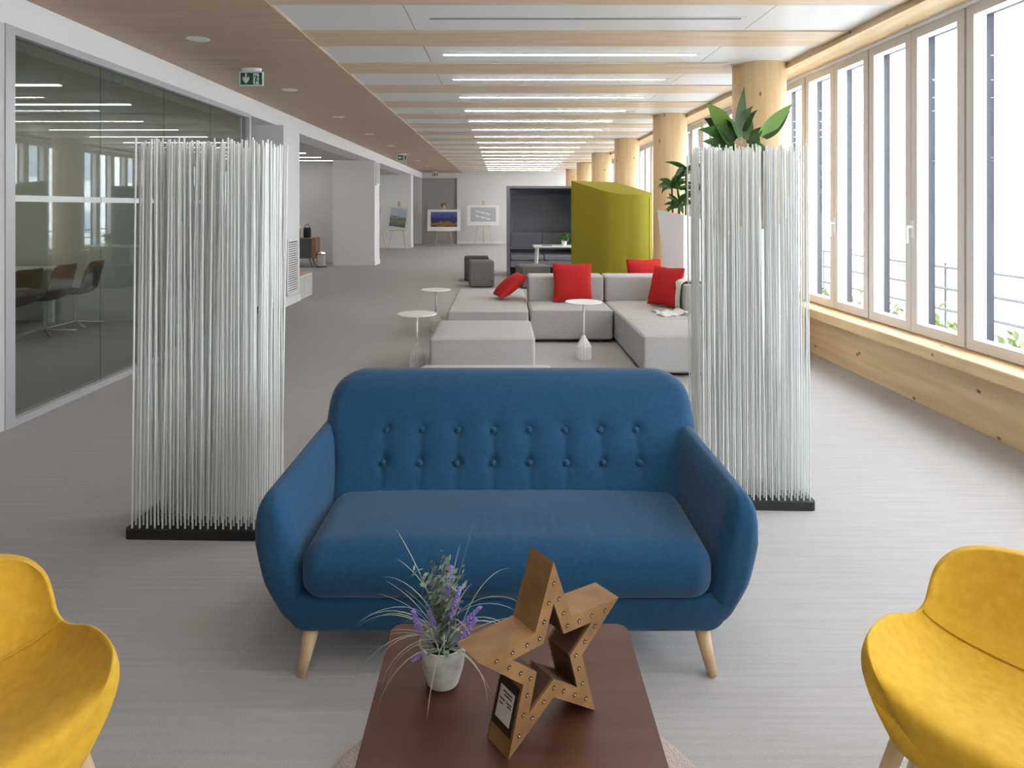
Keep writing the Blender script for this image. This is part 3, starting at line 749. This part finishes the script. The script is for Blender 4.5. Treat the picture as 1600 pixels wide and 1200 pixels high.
def aim(px0, py0, px1, py1, wd_, m, d0=6.0, dz=0, dr_=.5):
    a_ = P(px0, py0, d0)-p.location; b_ = P(px1, py1, d0+dz)-p.location; dlt = b_-a_
    az = math.atan2(dlt.y, dlt.x) if abs(dlt.y) > .01 else (0 if dlt.x > 0 else PI)
    el = math.atan2(dlt.z, math.hypot(dlt.x, dlt.y))
    blade('leaf', a_, az, el+dr_/2, dlt.length*1.03, wd_, dr_, m, p, 10, fold=.2, roll=random.choice((1.1, -1.1)), twist=.3)
for q in ((1152, 215, 1163, 138, .05, M_leaf, .1), (1140, 205, 1104, 163, .07, M_leafl, .5), (1142, 210, 1100, 187, .10, M_leaf, .7), (1150, 215, 1092, 205, .07, M_leaf, .6),
          (1160, 205, 1186, 172, .05, M_leaf, .9), (1158, 200, 1178, 166, .04, M_leaf, .8), (1187, 212, 1238, 163, .065, M_leafl, .15), (1192, 214, 1234, 174, .06, M_leaf, .15), (1150, 218, 1130, 212, .08, M_leaf, .6),
          (1165, 218, 1176, 190, .05, M_leaf, .4), (1140, 222, 1118, 196, .07, M_leaf, .5), (1160, 222, 1140, 185, .06, M_leaf, .4), (1170, 222, 1196, 198, .05, M_leaf, .7), (1135, 225, 1098, 222, .05, M_leaf, .5), (1172, 225, 1185, 205, .06, M_leaf, .5), (1148, 225, 1120, 250, .06, M_leaf, .6), (1170, 225, 1200, 240, .06, M_leaf, .8), (1160, 230, 1150, 290, .07, M_leaf, .8), (1165, 230, 1185, 300, .07, M_leaf, .6)):
    aim(*q[:6], dz=random.uniform(-.15, .1), dr_=q[6])

# ------------------------------------------------------------------ left rooms
for i, y in enumerate((7.44, 8.04, 8.62)):
    c = empty('conference_chair', (-5.40, y, 0), PI+.12*(i-1), label='brown shell conference chair on a chrome star base behind the glass', cat='chair', group='conference chairs behind the glass')
    prof = [(.24, .44), (.20, .46), (0, .43), (-.14, .44), (-.20, .52), (-.23, .66), (-.27, .78), (-.31, .85)]
    v = []; f = []
    for i2, (x, z) in enumerate(prof):
        hw = [.21, .23, .24, .23, .22, .22, .21, .17][i2]
        for j in range(9): s_ = -1+j/4; v.append((x+.05*s_*s_*(i2 > 3), hw*s_, z+.03*s_*s_*(i2 < 4)))
    f = [(i2*9+j, i2*9+j+1, i2*9+j+10, i2*9+j+9) for i2 in range(len(prof)-1) for j in range(8)]
    s = obj('seat_shell', data('seat_shell', v, f, M_brown, True), c); s.modifiers.new('s', 'SOLIDIFY').thickness = .03; sb = s.modifiers.new('ss', 'SUBSURF'); sb.render_levels = 1
    MB().tube([(0, 0, .05), (0, 0, .43)], .025, 12).build('post', M_chrome, c)
    for k in range(4):
        a_ = PI/4+k*PI/2; MB().tube([(0, 0, .07), (.33*math.cos(a_), .33*math.sin(a_), .02)], [.018, .011], 8).build('foot', M_chrome, c)
ct = empty('conference_table', (-6.4, 7.9, 0), label='white conference table behind the glass partition', cat='table')
box('top', (-.55, -1.15, .70), (.55, 1.15, .73), M_lacq, ct, bev=.005)
for sx in (-1, 1):
    for sy in (-1, 1): box('leg', (sx*.48-.03, sy*1.05-.03, 0), (sx*.48+.03, sy*1.05+.03, .70), M_lacq, ct)
cb = empty('copier_cabinet', (-3.42, 9.7, 0), label='white cabinet on a black plinth in the alcove', cat='cabinet')
box('body', (-.6, 0, .10), (0, .5, .93), M_lacq, cb, bev=.006); box('plinth', (-.57, .03, 0), (-.03, .48, .10), M_black, cb); box('handle', (-.02, .2, .72), (.008, .22, .86), M_slate, cb)
be = empty('bench', (-3.32, 11.09, 0), label='low white metal bench shelf with an oak top beside the pillar', cat='bench')
box('top', (-.40, 0, .375), (0, .78, .395), M_soffit, be)
bars(MB(), -.012, 0, 0, .78, 0, .375, .018).box((-.012, .38, .018), (0, .40, .357)).build('frame', M_lacq, be)
bars(MB(), -.40, -.388, 0, .78, 0, .375, .018).build('frame', M_lacq, be); box('panel', (-.38, .02, .02), (-.03, .76, .03), M_lacq, be)
box('back_panel', (-.02, .02, .02), (-.014, .38, .355), M_greywall, be); box('back_panel', (-.02, .40, .02), (-.014, .76, .355), M_greywall, be)
sbd = empty('sideboard', (-5.55, 17.3, 0), label='walnut sideboard with grey front on slanted legs in the side room', cat='sideboard')
box('carcass', (-.8, 0, .22), (.8, .42, .74), M_walnut, sbd); box('door', (-.78, -.012, .24), (-.01, 0, .72), M_slate, sbd); box('door', (.01, -.012, .24), (.70, 0, .72), M_slate, sbd)
for sx in (-1, 1):
    for y in (.06, .36): MB().tube([(sx*.62, y, .22), (sx*.70, y, 0)], [.022, .014], 10).build('leg', M_walnut, sbd)
bg_ = empty('black_bag', (-5.02, 17.5, .74), label='black bag with a loop handle on the sideboard', cat='bag')
rbox('body', (.18, .14, .26), .04, M_black, bg_); MB().tube([(.06*math.cos(a_), 0, .25+.10*math.sin(a_)) for a_ in [PI*i/8 for i in range(9)]], .008, 6).build('handle', M_black, bg_)
cm = empty('coffee_machine', (-5.35, 17.5, .74), label='cream and brown coffee machine on the sideboard', cat='appliance')
box('body', (-.12, -.1, 0), (.12, .12, .05), M_brown, cm); box('column', (-.12, .02, .05), (.12, .12, .26), M_brown, cm); box('head', (-.13, -.1, .24), (.13, .13, .33), M_cream, cm)
bn = empty('pedal_bin', (-4.62, 17.35, 0), label='chrome pedal bin with a black foot beside the sideboard', cat='bin')
autosmooth(MB().lathe([(.12, .03), (.12, .34)], 24).build('body', M_chrome, bn)); autosmooth(MB().lathe([(.125, .34), (.12, .38), (.08, .41), (0, .42)], 24).build('lid', M_chrome, bn)); MB().lathe([(.123, 0), (.123, .03)], 24).build('foot', M_black, bn)
autosmooth(MB().lathe([(.122, .325), (.122, .345)], 24).build('rim', M_black, bn)); box('pedal', (-.03, -.16, .005), (.03, -.1, .02), M_black, bn)

# pictures on easels
def picmat(name, stops, sc):
    m = bpy.data.materials.new(name); m.use_nodes = True; nt = m.node_tree; n = nt.nodes; L = nt.links; b = n['Principled BSDF']; b.inputs['Roughness'].default_value = .5
    tc = n.new('ShaderNodeTexCoord'); sp = n.new('ShaderNodeSeparateXYZ'); L.new(tc.outputs['Generated'], sp.inputs[0])
    nz = n.new('ShaderNodeTexNoise'); nz.inputs['Scale'].default_value = sc; nz.inputs['Detail'].default_value = 5; L.new(tc.outputs['Generated'], nz.inputs['Vector'])
    ad = n.new('ShaderNodeMath'); ad.operation = 'MULTIPLY_ADD'; L.new(nz.outputs[0], ad.inputs[0]); ad.inputs[1].default_value = .7; L.new(sp.outputs['Z'], ad.inputs[2])
    mp = n.new('ShaderNodeMath'); mp.operation = 'MULTIPLY'; mp.inputs[1].default_value = .62; L.new(ad.outputs[0], mp.inputs[0])
    r = n.new('ShaderNodeValToRGB'); el = r.color_ramp.elements
    el[0].position, el[0].color = stops[0][0], (*stops[0][1], 1); el[1].position, el[1].color = stops[-1][0], (*stops[-1][1], 1)
    for p_, c_ in stops[1:-1]: e = el.new(p_); e.color = (*c_, 1)
    L.new(mp.outputs[0], r.inputs[0]); L.new(r.outputs[0], b.inputs['Base Color']); return m
M_night = picmat('night_print', [(.2, (.03, .02, .02)), (.36, (.30, .16, .06)), (.42, (.03, .03, .08)), (.6, (.03, .04, .18)), (.8, (.10, .12, .35)), (.95, (.03, .03, .14))], 4)
M_land = picmat('landscape_print', [(.2, (.10, .12, .08)), (.4, (.30, .32, .26)), (.5, (.16, .19, .15)), (.6, (.55, .58, .60)), (.85, (.50, .58, .72))], 6)
M_plan = mat('plan_print', (.45, .47, .50), .5)
def easel(x, y, rz, w_, h_, zb, pm_, label, bw_=.13, tilt=0):
    e = empty('easel', (x, y, 0), rz, label=label, cat='easel')
    zt = zb+h_
    for sx in (-1, 1): MB().tube([(sx*.36, -.10, 0), (sx*.04, .06, zt+.14)], .012, 6).build('leg', M_legwood, e)
    MB().tube([(0, .55, 0), (0, .04, zt+.10)], .012, 6).build('leg', M_legwood, e)
    MB().box((-.03, .03, zt+.0), (.03, .08, zt+.18)).build('clamp', M_legwood, e); box('ledge', (-.3, -.15, zb-.03), (.3, -.02, zb), M_legwood, e)
    pr = empty('mounted_print', (x, y, 0), rz, label=label.replace('wooden easel holding', 'print of').split(' at ')[0]+', white-bordered, on an easel', cat='picture')
    rt = (math.radians(-6), math.radians(tilt), 0)
    bd_ = box('board', (-w_/2, -.012, 0), (w_/2, 0, h_), M_white, pr, loc=(0, -.13, zb), rot=rt)
    box('picture', (-w_/2+bw_, -.014, bw_*1.2), (w_/2-bw_, -.0121, h_-bw_*.7), pm_, bd_)
    if pm_ is M_plan:
        for zz in (.36, .55):
            for k in range(3): MB().prism([(-.32+k*.21, -.015, zz-k*.05), (-.14+k*.21, -.015, zz-.045-k*.05), (-.14+k*.21, -.015, zz+.02-k*.05), (-.32+k*.21, -.015, zz+.065-k*.05)], (0, .0008, 0)).build('drawing', M_whitewall, bd_)
easel(-2.33, 27.0, 0, 1.30, .84, .60, M_night, 'wooden easel holding a blue night scene at the grey door')
easel(-.79, 27.4, 0, 1.28, .82, .80, M_plan, 'wooden easel holding a grey aerial drawing at the white back wall')
easel(-3.82, 24.9, -.35, .86, .86, .70, M_land, 'wooden easel holding a pale landscape at the far pillar', .1, 6)
easel(-4.45, 23.6, -.7, .86, .86, .70, M_land, 'wooden easel holding a landscape half hidden by the pillar at the opening', .1, 6)
